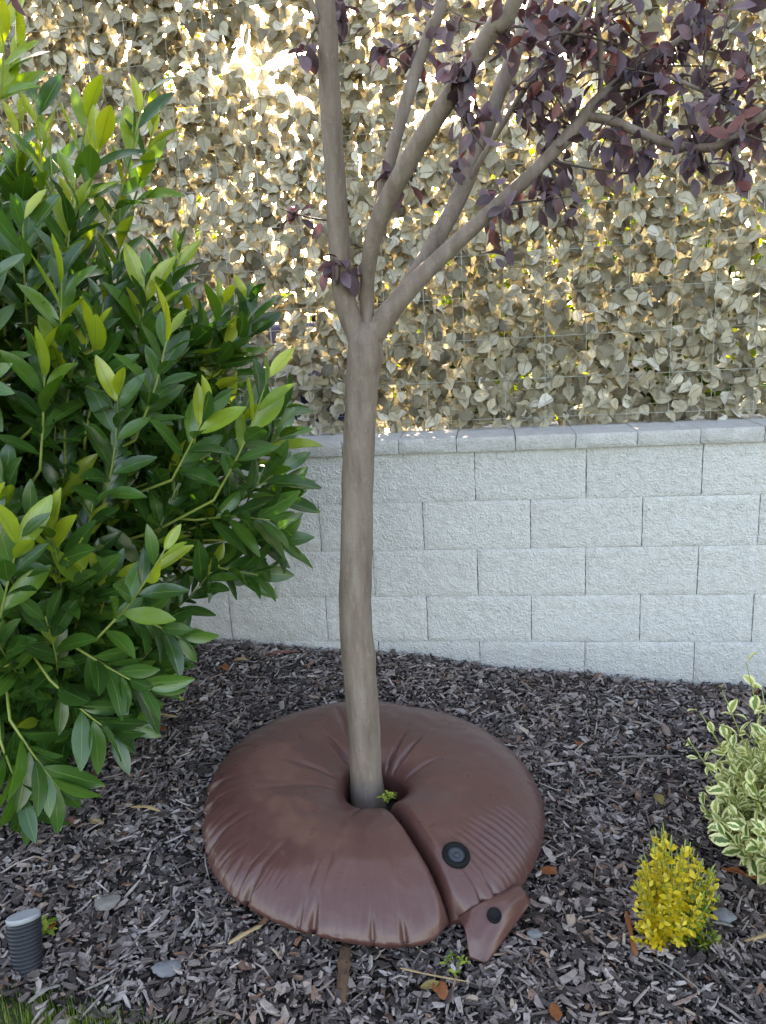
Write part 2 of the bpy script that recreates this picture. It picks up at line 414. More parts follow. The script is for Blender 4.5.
add('mortar_core', mesh('mortar_core', V, F, False), MAT['core'], wall)

# ------------------------------------------------------------------ leaf screen fence
CT = Z0 + .055
FY = .26
fence = thing('leaf_screen_fence', (0, FY, CT), 'fence screened with faded tan plastic leaves on wire mesh, standing on the block wall', 'fence')
FX0, FX1, FZ1 = -3.4, 3.4, CT + 1.95
VV, FF = [], []
def bar(p, q, r):
    v, f = tube([p, q], r, 4); b = len(VV); VV.extend(v); FF.extend([tuple(b + i for i in x) for x in f])
for x in np.arange(FX0, FX1, .05): bar((x, FY - .012, CT + .01), (x, FY - .012, FZ1), .0012)
for z in np.arange(CT + .015, FZ1, .05): bar((FX0, FY - .0145, z), (FX1, FY - .0145, z), .0012)
FRONT = [((x, FY - .071 + random.uniform(-.004, .004), CT + .01), (x + random.uniform(-.01, .01), FY - .071, FZ1)) for x in np.arange(FX0 + .02, FX1, .15)] + [((FX0, FY - .069, z), (FX1, FY - .069, z + random.uniform(-.01, .01))) for z in np.arange(CT + .04, FZ1, .15)]
for p_, q_ in FRONT: bar(p_, q_, .0011)
add('wire_mesh', mesh('wire_mesh', VV, FF, False), MAT['wire'], fence)['kind'] = 'stuff'
for x in (-2.6, -.05, 2.5):
    v, f = tube([(x, FY + .05, CT - .002), (x, FY + .05, FZ1 + .03)], .024, 10); add('post', mesh('post', v, f), MAT['post'], fence)
lf = Leaves([leaf_template(.058, .045, 6, lambda t: [.12, .82, 1, .86, .5, .03][int(round(t * 5))], .5 * random.uniform(-.8, 1.2), random.uniform(-.1, .45), 0, wave=.30, seed=k) for k in range(16)],
            [((k * 7) % 16) / 15 for k in range(16)], MAT['plastic_leaf'])
def screen_density(x, z):
    p = project(np.array([[x, FY, z]]))[0]
    d = 1.0
    d -= .72 * math.exp(-(((p[0] - 262) / 62) ** 2 + ((p[1] - 75) / 58) ** 2))  # leaves thinned here so open sky stands in for the sun's glare
    d -= .25 * math.exp(-(((p[0] - 755) / 40) ** 2 + ((p[1] - 300) / 130) ** 2))
    d -= .28 * math.exp(-(((p[0] - 300) / 35) ** 2 + ((p[1] - 340) / 80) ** 2))
    d -= .15 * math.exp(-(((p[0] - 480) / 150) ** 2 + ((p[1] - 90) / 70) ** 2))
    d += .12 * math.exp(-((p[0] - 90) / 90) ** 2)
    d += .25 * mnoise.noise(Vector((x * 3.1, z * 3.1, 4)))
    return d
step = .035
for z in np.arange(CT + .02, FZ1 + .02, step):
    for x in np.arange(FX0, FX1, step):
        for lay in range(3):
            xx = x + random.uniform(-.022, .022); zz = z + random.uniform(-.022, .022)
            if random.random() > screen_density(xx, zz) * (.85 if lay else .97): continue
            a = random.gauss(0, .9)
            d = np.array([math.sin(a), random.uniform(-.75, .1), -math.cos(a)])
            nn = np.array([random.gauss(0, .75), -1, random.gauss(.35, .7)])
            k = random.randrange(16)
            lf.put(k, (xx, FY - .004 - .028 * lay + random.uniform(-.012, .012) + (.05 if lay == 2 and random.random() < .5 else 0), zz + .02), d, nn, random.uniform(.75, 1.2))
lf.build(fence, 'leaf', 'screen_leaves')

# ------------------------------------------------------------------ neighbour's garden behind the screen
def far_tree(name, loc, h, rad, label, n, cat='tree', zc=None, leafs=.07, up=.3):
    t = thing(name, loc, label, cat, 'greenery behind the leaf screen')
    L = np.array(loc, float)
    P = spline([L, L + [.05, .04, h * .3], L + [-.03, .05, h * .6], L + [.04, 0, h * .9]], 10)
    v, f = tube(P, np.linspace(.05 + h * .012, .012, 11), 8, .2); add('trunk', mesh('trunk', v, f), MAT['stembrown'], t)
    lv = Leaves([leaf_template(leafs, leafs * .55, 4, None, .2, .2, seed=k) for k in range(8)], [k / 7 for k in range(8)], MAT['far'])
    clumps = [(rng.normal(size=3)) for _ in range(26)]
    cl = []
    for c in clumps:
        c = c / np.linalg.norm(c) * rng.random() ** .4
        cl.append(L + [0, 0, h * .56] + c * [rad, rad, h * .42])
    for c in cl:
        b = P[int(np.clip((c[2] - L[2]) / h * 9, 2, 9))]
        v, f = tube(spline([b, (b + c) / 2 + rng.normal(size=3) * .05, c], 4), np.linspace(.018, .006, 5), 5); add('limb', mesh('limb', v, f), MAT['stembrown'], t)
    for _ in range(n):
        c = cl[rng.integers(len(cl))] + rng.normal(size=3) * rad * .2
        c[2] = max(c[2], L[2] + .04)
        lv.put(int(rng.integers(8)), c, rng.normal(size=3) + [0, 0, up], rng.normal(size=3) + [0, 0, .8], rng.uniform(.7, 1.3))
    lv.build(t, 'leaf', 'crown', limit=0)
far_tree('garden_shrub', (1.55, 1.25, BACK), 1.9, .62, 'sunlit yellow-green shrub behind the right end of the leaf screen', 2600, 'shrub')
far_tree('garden_shrub', (.75, 1.9, BACK), 1.7, .55, 'green shrub showing through gaps right of the plum trunk', 2200, 'shrub')
far_tree('garden_shrub', (-.15, 2.3, BACK), 1.3, .5, 'low green shrub behind the screen just left of the plum trunk', 1600, 'shrub')
far_tree('garden_shrub', (-1.75, 1.9, BACK), 2.1, .7, 'dark shrub behind the leaf screen above the laurel', 2600, 'shrub')
far_tree('garden_tree', (2.1, 4.2, BACK), 4.6, 1.5, 'leafy tree rising behind the upper right of the leaf screen', 6000)
far_tree('garden_tree', (-3.4, 5.0, BACK), 4.2, 1.4, 'leafy tree behind the upper left of the leaf screen', 5000)
far_tree('garden_tree', (.55, 6.0, BACK), 3.0, 1.1, 'rounded tree far behind the middle of the leaf screen', 3500)
far_tree('garden_shrub', (.38, 1.0, BACK), 1.25, .36, 'dense green shrub added to block sky in screen gaps right of the forked trunk', 2200, 'shrub')  # added to block bright sky in the lower screen gaps
far_tree('garden_shrub', (1.15, .95, BACK), 1.15, .34, 'low dense shrub added behind the screen to block sky above the right coping', 2000, 'shrub')  # added sky blocker low behind the right part of the screen
far_tree('garden_shrub', (-1.15, 1.05, BACK), 1.4, .42, 'dense shrub added to darken the screen gaps beside the laurel', 2200, 'shrub')  # added to keep the gaps on the left dark
bt = thing('blue_barrel', (-.42, .72, BACK), 'dark blue container glimpsed through screen gaps left of the trunk', 'barrel')
prof = [(.0, 0), (.27, 0), (.285, .02), (.29, .30), (.305, .32), (.305, .345), (.29, .365), (.285, .62), (.305, .64), (.305, .665), (.285, .685), (.275, .92), (.25, .95), (0, .95)]
V = [(-.42 + r * math.cos(a), .72 + r * math.sin(a), BACK + z) for r, z in prof for a in np.linspace(0, 2 * math.pi, 33)[:-1]]
F = [(j * 32 + k, j * 32 + (k + 1) % 32, (j + 1) * 32 + (k + 1) % 32, (j + 1) * 32 + k) for j in range(len(prof) - 1) for k in range(32)]
add('drum', mesh('drum', V, F), MAT['barrel'], bt)
v, f = tube([(-.30, .72, BACK + .945), (-.30, .72, BACK + .985)], .035, 14); add('bung', mesh('bung', v, f), MAT['rubber'], bt)

# ------------------------------------------------------------------ bark mulch
BAGC = np.array([.120, -.942]); BAGR = .485
def chips(n, xr, yr, lo, hi, asp=(.16, .6)):
    x = rng.uniform(*xr, n); y = rng.uniform(*yr, n)
    ok = (y > lawn_edge(x) + rng.normal(0, .03, n)) & (y < -.012) & (np.hypot(x - BAGC[0], y - BAGC[1]) > .405)
    x, y = x[ok], y[ok]; n = len(x)
    L = lo + (hi - lo) * rng.beta(1.3, 3.2, n); W = np.minimum(L * rng.uniform(*asp, n), .02); H = rng.uniform(.0015, .0045, n)
    az = rng.uniform(0, 2 * math.pi, n); tl = rng.normal(0, .22, n) ; rl = rng.normal(0, .4, n)
    tl = np.where(rng.random(n) < .05, tl * 2.5, tl)
    y = np.minimum(y, -.55 * L - .003)
    B = np.array([(sx, sy, sz) for sz in (-1, 1) for sy in (-1, 0, 1) for sx in (-1, 1)], float)      # 12 verts
    P = np.repeat(B[None], n, 0)
    tap = rng.uniform(.25, 1, (n, 2))
    wid = np.where(B[:, 1] < 0, tap[:, :1], np.where(B[:, 1] > 0, tap[:, 1:], 1.0))
    P[..., 0] *= W[:, None] / 2 * wid; P[..., 0] += np.where(B[:, 1] == 0, 1, 0) * (rng.normal(0, .12, n) * W)[:, None]
    P[..., 1] *= L[:, None] / 2; P[..., 1] += rng.normal(0, .06, (n, 12)) * L[:, None]
    P[..., 2] *= H[:, None] / 2; P[..., 2] += (B[:, 1] ** 2) * (rng.normal(0, .07, n) * L)[:, None]; P += rng.normal(0, .05, (n, 12, 3)) * W[:, None, None]
    ct, st, cr, sr, ca, sa = np.cos(tl), np.sin(tl), np.cos(rl), np.sin(rl), np.cos(az), np.sin(az)
    X, Y, Z = P[..., 0], P[..., 1], P[..., 2]
    X, Z = X * cr[:, None] - Z * sr[:, None], X * sr[:, None] + Z * cr[:, None]
    Y, Z = Y * ct[:, None] - Z * st[:, None], Y * st[:, None] + Z * ct[:, None]
    X, Y = X * ca[:, None] - Y * sa[:, None], X * sa[:, None] + Y * ca[:, None]
    hz = g(x, y) + rng.uniform(.001, .024, n) + np.abs(np.sin(tl)) * L * .3
    Y = np.minimum(Y + y[:, None], -.004)
    V = np.stack([X + x[:, None], Y, Z + hz[:, None]], -1).reshape(-1, 3)
    f = np.array([(0, 1, 3, 2), (2, 3, 5, 4), (6, 8, 9, 7), (8, 10, 11, 9), (0, 6, 7, 1), (4, 5, 11, 10), (0, 2, 8, 6), (2, 4, 10, 8), (1, 7, 9, 3), (3, 9, 11, 5)])
    F = (f[None] + (np.arange(n) * 12)[:, None, None]).reshape(-1, 4)
    return V, F, np.repeat(rng.beta(.95, 1.2, n), 12)
parts = [chips(9000, (-1.15, 1.55), (-1.95, 0), .02, .085, (.04, .13)), chips(36000, (-1.15, 1.55), (-1.95, 0), .010, .050), chips(30000, (-1.15, 1.55), (-1.95, 0), .005, .020), chips(9000, (-3.3, -1.1), (-1.6, 0), .012, .065), chips(10000, (1.5, 3.3), (-2.1, 0), .012, .065)]
off = 0; Vs, Fs, Rs = [], [], []
for a, b, c in parts: Vs.append(a); Fs.append(b + off); Rs.append(c); off += len(a)
ch = add('bark_chips', mesh('bark_chips', np.concatenate(Vs), np.concatenate(Fs), False, None, np.concatenate(Rs)), MAT['chip'], loc=(0, 0, 0))
tag(ch, 'loose grey-brown bark chip mulch covering the bed', 'mulch', kind='stuff')

# ------------------------------------------------------------------ lawn edge grass
lv = Leaves([leaf_template(.042, .0030, 5, lambda t: 1 - t * .9, .1, random.uniform(.1, .6), seed=k) for k in range(10)], [k / 9 for k in range(10)], MAT['grass'])
for _ in range(9000):
    x = rng.uniform(-1.3, .5); y = lawn_edge(x) - abs(rng.normal(0, .12)) - .0 + rng.normal(0, .012)
    if (x > -.16 and rng.random() < min(1, (x + .16) * 6)) or (-.62 < x < -.48 and rng.random() < .6): continue
    a = rng.uniform(0, 6.28)
    lv.put(int(rng.integers(10)), (x, y, float(g(x, y)) - .008), (math.cos(a) * .45, math.sin(a) * .45, 1), (math.cos(a), math.sin(a), .3), rng.uniform(.5, 1.15))
gr = lv.build(None, 'blade', 'grass', limit=0)
tag(gr, 'green lawn grass along the edge of the mulch bed', 'grass', kind='stuff')

# ================================================================== PLUM TREE
TY = -.905
tb = at_y(367, 800, TY)
tree = thing('plum_tree', (float(tb[0]), TY, float(g(tb[0], TY))), 'purple-leaved plum tree with a slim bare trunk inside the brown watering ring', 'tree')
def pxpath(L):
    """(px, py, y, width px) -> points, radii"""
    P, R = [], []
    for px, py, y, wd in L:
        p = at_y(px, py, y); P.append(p); R.append(wd / 2 / FPX * ((p - CAM) @ FW))
    return P, R
def limb(name, L, seg=12, ext=None, sub=6, wob=.10, seed=0, tail=None):
    P, R = pxpath(L)
    if ext:
        for e, r in ext: P.append(P[-1] + np.array(e)); R.append(r)
    n = (len(P) - 1) * sub; Q = spline(P, n); q = np.interp(np.linspace(0, len(P) - 1, n + 1), np.arange(len(P)), R)
    v, f = tube(Q, q, seg, wob, seed); add(name, mesh(name, v, f), MAT['bark'], tree)
    return Q
LIMBS = []
tr = [(369, 838, TY, 36), (368, 800, TY, 36), (366, 775, TY, 32), (364, 730, TY - .002, 32), (361, 690, TY - .005, 33), (358, 650, TY - .008, 34), (355, 610, TY - .01, 33), (356, 570, TY - .008, 33), (357, 520, TY - .004, 32), (358, 470, TY, 32), (360, 420, TY, 32), (362, 385, TY, 33), (365, 358, TY, 36), (366, 338, TY, 34), (367, 322, TY, 20)]
P, R = pxpath(tr); n = (len(P) - 1) * 8
Q = spline(P, n); q = np.interp(np.linspace(0, len(P) - 1, n + 1), np.arange(len(P)), R)
v, f = tube(Q, q, 24, .07, 3); add('trunk', mesh('trunk', v, f), MAT['bark'], tree)
B1 = limb('branch', [(365, 352, TY, 26), (356, 330, TY, 24), (346, 305, TY - .01, 22), (341, 270, TY - .02, 21), (337, 210, TY - .04, 22), (333, 140, TY - .06, 21), (328, 70, TY - .08, 21), (325, 0, TY - .1, 20)], 14, [((-.02, -.03, .35), .02), ((.05, -.05, .4), .012), ((.02, .02, .3), .006)], seed=11)
B2 = limb('branch', [(367, 345, TY, 18), (367, 310, TY, 14), (368, 275, TY - .03, 15), (374, 235, TY - .07, 18), (395, 185, TY - .11, 19), (425, 135, TY - .15, 19), (460, 80, TY - .19, 18), (492, 30, TY - .22, 18), (515, 0, TY - .24, 16)], 14, [((.15, -.08, .3), .017), ((.12, -.1, .35), .01), ((.05, 0, .3), .005)], seed=12)
B2b = limb('branch', [(372, 240, TY - .06, 10), (382, 195, TY - .05, 12), (395, 140, TY - .03, 13), (413, 80, TY, 13), (430, 30, TY + .02, 12), (441, 0, TY + .04, 12)], 10, [((.05, .08, .35), .012), ((.06, .05, .35), .006)], seed=13)
B3 = limb('branch', [(370, 342, TY, 22), (385, 318, TY, 22), (405, 293, TY + .01, 20), (440, 258, TY + .03, 17), (490, 212, TY + .06, 15), (540, 166, TY + .09, 14), (575, 128, TY + .12, 13), (600, 98, TY + .14, 12), (640, 66, TY + .18, 8), (700, 20, TY + .22, 6)], 14, [((.2, .05, .25), .006), ((.1, .05, .25), .003)], seed=14)
B4 = limb('branch', [(388, 314, TY + .01, 16), (412, 280, TY + .06, 17), (436, 240, TY + .11, 17), (460, 195, TY + .16, 17), (480, 145, TY + .20, 17), (500, 90, TY + .24, 16), (520, 40, TY + .28, 15), (536, 0, TY + .31, 14)], 12, [((.12, .1, .35), .014), ((.1, .1, .35), .008), ((.1, 0, .25), .004)], seed=15)
B5 = limb('branch', [(585, 116, TY + .13, 9), (615, 122, TY + .10, 9), (660, 141, TY + .05, 9), (705, 148, TY + .01, 9), (735, 138, TY - .03, 8), (768, 114, TY - .07, 8)], 10, [((.25, -.08, .1), .006), ((.2, -.05, .2), .003)], seed=16)
B6 = limb('branch', [(600, 100, TY + .14, 6), (601, 60, TY + .12, 5), (598, 0, TY + .10, 5)], 8, [((.02, 0, .3), .003)], seed=17)
B7 = limb('branch', [(628, 72, TY + .17, 4), (670, 78, TY + .14, 4), (715, 97, TY + .1, 4), (740, 112, TY + .08, 3)], 6, seed=18)
B8 = limb('branch', [(329, 60, TY - .08, 8), (318, 25, TY - .1, 7), (310, 0, TY - .12, 6)], 8, [((-.12, -.05, .3), .006), ((-.2, -.05, .25), .003)], seed=19)
B9 = limb('branch', [(466, 185, TY + .165, 6), (505, 120, TY + .12, 6), (545, 60, TY + .1, 5), (585, 15, TY + .08, 4)], 6, [((.1, 0, .2), .003)], seed=20)
ALL = np.concatenate([B1[8:], B2[8:], B2b, B3[8:], B4, B5, B6, B7, B8, B9])
pl = Leaves([leaf_template(.041, .024, 5, None, random.uniform(.1, .6), random.uniform(.05, .5), wave=.15, seed=k) for k in range(16)], [((k * 5) % 16) / 15 for k in range(16)], MAT['plum'])
def cluster(c, rad, n, seedn=0):
    c = np.asarray(c, float); j = np.argmin(np.linalg.norm(ALL - c, axis=1)); b = ALL[j]
    nt_ = max(1, n // 7)
    for k in range(nt_):
        tip = c + rng.normal(size=3) * rad * 1.0
        mid = (b + tip) / 2 + rng.normal(size=3) * .025 * np.linalg.norm(tip - b)
        Q = spline([b, mid, tip], 6); v, f = tube(Q, np.linspace(.0035, .0012, 7), 5); add('twig', mesh('twig', v, f), MAT['twig'], tree)
        for i in range(max(4, n // nt_)):
            t = rng.uniform(.45, 1.0); p = Q[int(t * 6)] + rng.normal(size=3) * rad * .34
            d = nrm(tip - b) * .3 + rng.normal(size=3) * .7 + [0, 0, -.55]
            pl.put(int(rng.integers(16)) if rng.random() > .12 else 14, p, d, rng.normal(size=3) * .6 + [0, -.4, .8], rng.uniform(.65, 1.25))
for px, py, y, rp, n in [
    (345, 258, TY - .06, 16, 12), (285, 222, TY - .05, 20, 6), (352, 18, TY - .02, 14, 10), (430, 30, TY, 24, 12),
    (455, 105, TY - .2, 24, 16), (400, 165, TY - .1, 14, 8), (520, 228, TY + .05, 26, 14), (480, 190, TY + .1, 18, 8),
    (570, 178, TY + .08, 24, 16), (595, 215, TY + .08, 14, 6), (540, 70, TY + .1, 34, 30), (580, 40, TY + .1, 36, 34), (505, 25, TY - .1, 34, 22),
    (640, 40, TY + .15, 34, 30), (615, 90, TY + .12, 26, 20), (660, 100, TY + .12, 30, 28), (700, 60, TY + .18, 34, 24), (740, 90, TY + .05, 30, 26),
    (700, 140, TY + .02, 28, 24), (745, 140, TY - .05, 22, 16), (650, 145, TY + .05, 22, 14), (745, 30, TY + .1, 30, 20), (600, 150, TY + .1, 18, 8),
    (560, 110, TY + .1, 26, 16), (690, 10, TY + .2, 30, 22), (625, 8, TY + .1, 30, 20), (470, 55, TY - .18, 24, 12), (735, 170, TY, 14, 6), (300, 30, TY - .1, 16, 5), (392, 60, TY, 14, 6), (445, 160, TY + .12, 16, 6), (530, 130, TY + .12, 22, 10)]:
    p = at_y(px, py, y); cluster(p, rp / FPX * ((p - CAM) @ FW), int(n * 1.9))
for k in range(55):                                               # crown above the frame
    a = rng.uniform(0, 6.28); r = 1.15 * rng.random() ** .5
    cluster((.45 + r * math.cos(a), TY + .05 + r * .9 * math.sin(a), 2.45 + rng.uniform(0, 1.0) - .25 * r), .12, 18)
pl.build(tree, 'leaf', 'crown')

# ================================================================== WATERING BAG
bz = float(g(*BAGC))
bag = thing('tree_watering_bag', (BAGC[0], BAGC[1], bz), 'puffy brown vinyl ring-shaped watering bag lying round the plum trunk', 'watering bag')
SL = math.radians(-57)
PUCK = [(random.uniform(0, 2 * math.pi), random.uniform(.3, .8), random.uniform(.012, .028)) for _ in range(5)]
PUCK += [(math.radians(a), s, wd) for a, s, wd in [(-99, 1.6, .020), (-103, .7, .012), (-121, 1.5, .018), (-125, .8, .010), (-146, 1.2, .016), (-150, .7, .010), (-163, .8, .013), (-171, 1.2, .016), (-82, .9, .013), (-73, 1.2, .016), (170, .6, .014), (-47, 1.2, .016), (-42, .9, .012)]]
INNER = [(math.radians(118), .010, .34, .07), (math.radians(136), .006, .26, .06), (math.radians(74), .008, .22, .05), (math.radians(60), .007, .24, .05), (math.radians(95), .005, .2, .06), (math.radians(30), .004, .18, .06), (math.radians(-100), .004, .2, .07), (math.radians(-160), .004, .22, .08), (math.radians(175), .004, .25, .07)]
def angd(a, b): return (a - b + math.pi) % (2 * math.pi) - math.pi
NA, NS = 840, 110
prof_pts = []
def bag_point(a, s):
    """a: 0..1 round the ring from the slit; s: 0..1 round the section (inner bottom > top > rim > underside)"""
    gap = .004
    th = SL + gap + a * (2 * math.pi - 2 * gap)
    da = min(a, 1 - a) * 2 * math.pi
    rin = .086 + .004 * math.sin(3 * th + 1)
    R = BAGR * (1 + .012 * math.sin(2 * th + .6) + .008 * math.sin(5 * th))
    pk = 0
    for t0, st, wd in PUCK:
        d = angd(th, t0)
        if abs(d) < wd * 4: pk += st * math.exp(-(d / wd) ** 2)
    R -= .006 * pk
    Hm = .138 + .005 * math.sin(2 * th + 2.2) + .0015 * math.sin(7 * th)
    # section
    if s < .12:                 # inner wall
        u = s / .12; rr = rin + .012 * (1 - u) ** 2 * 0; r = rr; z = .012 + (.066) * u
    elif s < .80:
        u = (s - .12) / .68     # over the top from inner lip to rim
        r = rin + (R - rin) * (1 - (1 - u) ** 1.18 if u < 1 else 1)
        x = (r - rin) / (R - rin)
        zin = .078; zr = .050
        basez = zin + (zr - zin) * x
        xx = x ** .88; shape = (1 - (abs(2 * xx - 1)) ** 2.5) ** (.60 if xx > .5 else .66)
        z = basez + (Hm - basez) * shape
    else:
        u = (s - .80) / .20     # underside
        r = R - .055 * math.sin(u * math.pi / 2) * (1) - .0 ; z = .052 * (1 - u) ** 1.5 + .004
        r = R - .07 * u ** 1.6
    # softening to the two closed ends at the slit
    arc = da * max(r, .12)
    e = min(1, arc / .030)
    cl = math.sqrt(max(0, 1 - (1 - e) ** 2)) if e < 1 else 1
    zs = .38 + .62 * cl
    if s >= .06: z = .006 + (z - .006) * zs
    r2 = r
    if r > R - .12:
        k = (r - (R - .12)) / .12
        r2 = r - .05 * k * (1 - min(1, arc / .10)) ** 2
    # rim puckers
    near = math.exp(-((R - r) / .026) ** 2) if s < .86 else .6
    top = 1 if s > .5 else 0
    pkz = 0
    if top: pkz = -.013 * pk * near * (1 if s < .8 else .2)
    z = z + pkz
    # creases from the hole
    if .1 < s < .6:
        for t0, am, ln, wd in INNER:
            d = angd(th, t0)
            ww = wd * (.09 / max(r, .09)) ** .6
            if abs(d) < ww * 4:
                k = (r - rin) / ln
                if k < 1.2: z -= am * 1.6 * math.exp(-(d / ww) ** 2) * math.exp(-(k * 1.6) ** 2) * min(1, k * 6)
    ex = 1 - .055 * min(1, max(0, (r2 - .1) / .3))
    x = r2 * math.cos(th) * ex; y = r2 * math.sin(th)
    # gathered pleats beside the filling flap
    d1 = ((th - math.radians(-26) + math.pi) % (2 * math.pi)) - math.pi
    rr = r2 - .40
    wgt = math.exp(-(d1 / .24) ** 2) * math.exp(-(rr / .055) ** 2)
    if wgt > .02 and .3 < s < .82:
        ph = d1 * r2 * 2 * math.pi / .021 + 4 * mnoise.noise(Vector((x * 9, y * 9, 1)))
        z += wgt * .0042 * math.sin(ph)
    if s > .5:
        wv = mnoise.noise(Vector((math.cos(th) * 9, math.sin(th) * 9, r2 * 5))); w2 = mnoise.noise(Vector((math.cos(th) * 22, math.sin(th) * 22, r2 * 9 + 7)))
        fr = math.exp(-((R - r) / .06) ** 2) * (1 if s < .8 else max(0, 1 - (s - .8) / .04)) * (.5 + .5 * max(0, -math.sin(th + .4)))
        z -= .6 * fr * (.0075 * max(0, .22 - abs(wv)) / .22 * .8 + .0045 * max(0, .2 - abs(w2)) / .2)
    if s > .12:
        z += (.0035 * mnoise.noise(Vector((x * 9, y * 9, z * 9))) + .0018 * mnoise.noise(Vector((x * 26, y * 26, 3)))) * cl
    return x, y, z
V = []
for i in range(NA + 1):
    for j in range(NS + 1):
        x, y, z = bag_point(i / NA, j / NS)
        X, Y = BAGC[0] + x, BAGC[1] + y
        V.append((X, Y, z + float(.0)))
V = np.array(V); V[:, 2] += g(V[:, 0], V[:, 1]) + .004
m_ = NS + 1
F = [(i * m_ + j, (i + 1) * m_ + j, (i + 1) * m_ + j + 1, i * m_ + j + 1) for i in range(NA) for j in range(NS)]
F += [tuple(range(NS, -1, -1)), tuple(NA * m_ + j for j in range(NS + 1))]
F += [(i * m_ + NS, (i + 1) * m_ + NS, (i + 1) * m_, i * m_) for i in range(NA)]
F = [tuple(reversed(f)) for f in F]
bagV = V
me = mesh('ring_body', V, F)
bmx = bmesh.new(); bmx.from_mesh(me); bmesh.ops.recalc_face_normals(bmx, faces=bmx.faces); bmx.to_mesh(me); bmx.free()
add('ring_body', me, MAT['vinyl'], bag)
def bag_hit(px, py):
    pr = project(bagV); d = np.hypot(pr[:, 0] - px, pr[:, 1] - py)
    c = np.nonzero(d < max(4, d.min() + 2))[0]; i = c[np.argmin(pr[c, 2])]; return bagV[i]
# screw cap
c = bag_hit(456, 852); e1 = bag_hit(470, 849) - bag_hit(442, 849); e2 = bag_hit(456, 840) - bag_hit(456, 864)
nz = nrm(np.cross(e1, e2)); nz = nz if nz[2] > 0 else -nz
ax = nrm(np.cross([0, 1, 0], nz)); ay = np.cross(nz, ax)
def disc(prof, c, seg=40, wob=0):
    V = [c + ax * r * math.cos(a) * (1 + wob * math.sin(20 * a)) + ay * r * math.sin(a) * (1 + wob * math.sin(20 * a)) + nz * h for r, h in prof for a in np.linspace(0, 2 * math.pi, seg + 1)[:-1]]
    F = [(j * seg + k, j * seg + (k + 1) % seg, (j + 1) * seg + (k + 1) % seg, (j + 1) * seg + k) for j in range(len(prof) - 1) for k in range(seg)]
    F += [tuple(range(seg))[::-1], tuple((len(prof) - 1) * seg + k for k in range(seg))]
    return mesh('disc', V, F)
cc = c + nz * .001
cap = add('filler_cap', disc([(.034, -.006), (.034, .004), (.032, .007), (.0265, .009), (.024, .0085), (.0225, .004)], cc), MAT['rubber'], bag)
cap['label'] = 'black screw cap with grey centre'
add('cap_centre', disc([(.0224, .0035), (.0224, .0048), (.011, .0058), (.009, .0044), (.004, .0044), (.0035, .0064)], cc), MAT['capblue'], cap)
# flap with eyelet
A = [np.array(v) for v in (bag_hit(456, 922), bag_hit(480, 903), bag_hit(519, 884))]
A = [a + np.array([0, 0, .006]) for a in A]
gl = lambda px, py, h: on_ground(px, py, h)
B = [gl(469, 958, .026), gl(487, 964, .020), gl(531, 903, .06)]
nu, nv_ = 26, 22
V = []
for j in range(nv_ + 1):
    v = j / nv_
    for i in range(nu + 1):
        u = i / nu
        a = spline(A, 2 * 13)[i]; b_ = spline(B, 26)[i] if False else (B[0] + (B[1] - B[0]) * min(1, u / .32) if u < .32 else B[1] + (B[2] - B[1]) * (u - .32) / .68)
        p = a + (b_ - a) * v
        p = p + np.array([.25, -.35, .9]) * (.016 * math.sin(math.pi * v) + .009 * math.sin(math.pi * v) * math.sin(u * 9 + v * 2) * (1 - v * .5) + .006 * mnoise.noise(Vector((u * 4, v * 4, 2))) * (1 - abs(2 * v - 1)))
        V.append(p)
m_ = nu + 1
fl = mesh('flap', V, [(j * m_ + i, j * m_ + i + 1, (j + 1) * m_ + i + 1, (j + 1) * m_ + i) for j in range(nv_) for i in range(nu)])
bmx = bmesh.new(); bmx.from_mesh(fl); bmesh.ops.recalc_face_normals(bmx, faces=bmx.faces)
bmesh.ops.solidify(bmx, geom=bmx.faces[:], thickness=.005); bmesh.ops.recalc_face_normals(bmx, faces=bmx.faces); bmx.to_mesh(fl); bmx.free()
for p_ in fl.polygons: p_.use_smooth = True
fV = np.array(V)
flo = add('flap', fl, MAT['vinyl'], bag); flo['label'] = 'loose brown flap with a black eyelet'
pr = project(fV); i = int(np.argmin(np.hypot(pr[:, 0] - 495, pr[:, 1] - 916))); c = fV[i]
n1 = fV[i + 2] - fV[i - 2]; n2 = fV[i + 2 * m_] - fV[i - 2 * m_]; nz = nrm(np.cross(n1, n2)); nz = nz if nz[2] > 0 else -nz
ax = nrm(np.cross([0, 1, 0], nz)); ay = np.cross(nz, ax)
add('eyelet', disc([(.0165, -.004), (.0165, .003), (.0155, .0045), (.0130, .0045), (.0120, .0020), (.004, .0016)], c + nz * .0015, 28), MAT['rubber'], flo)

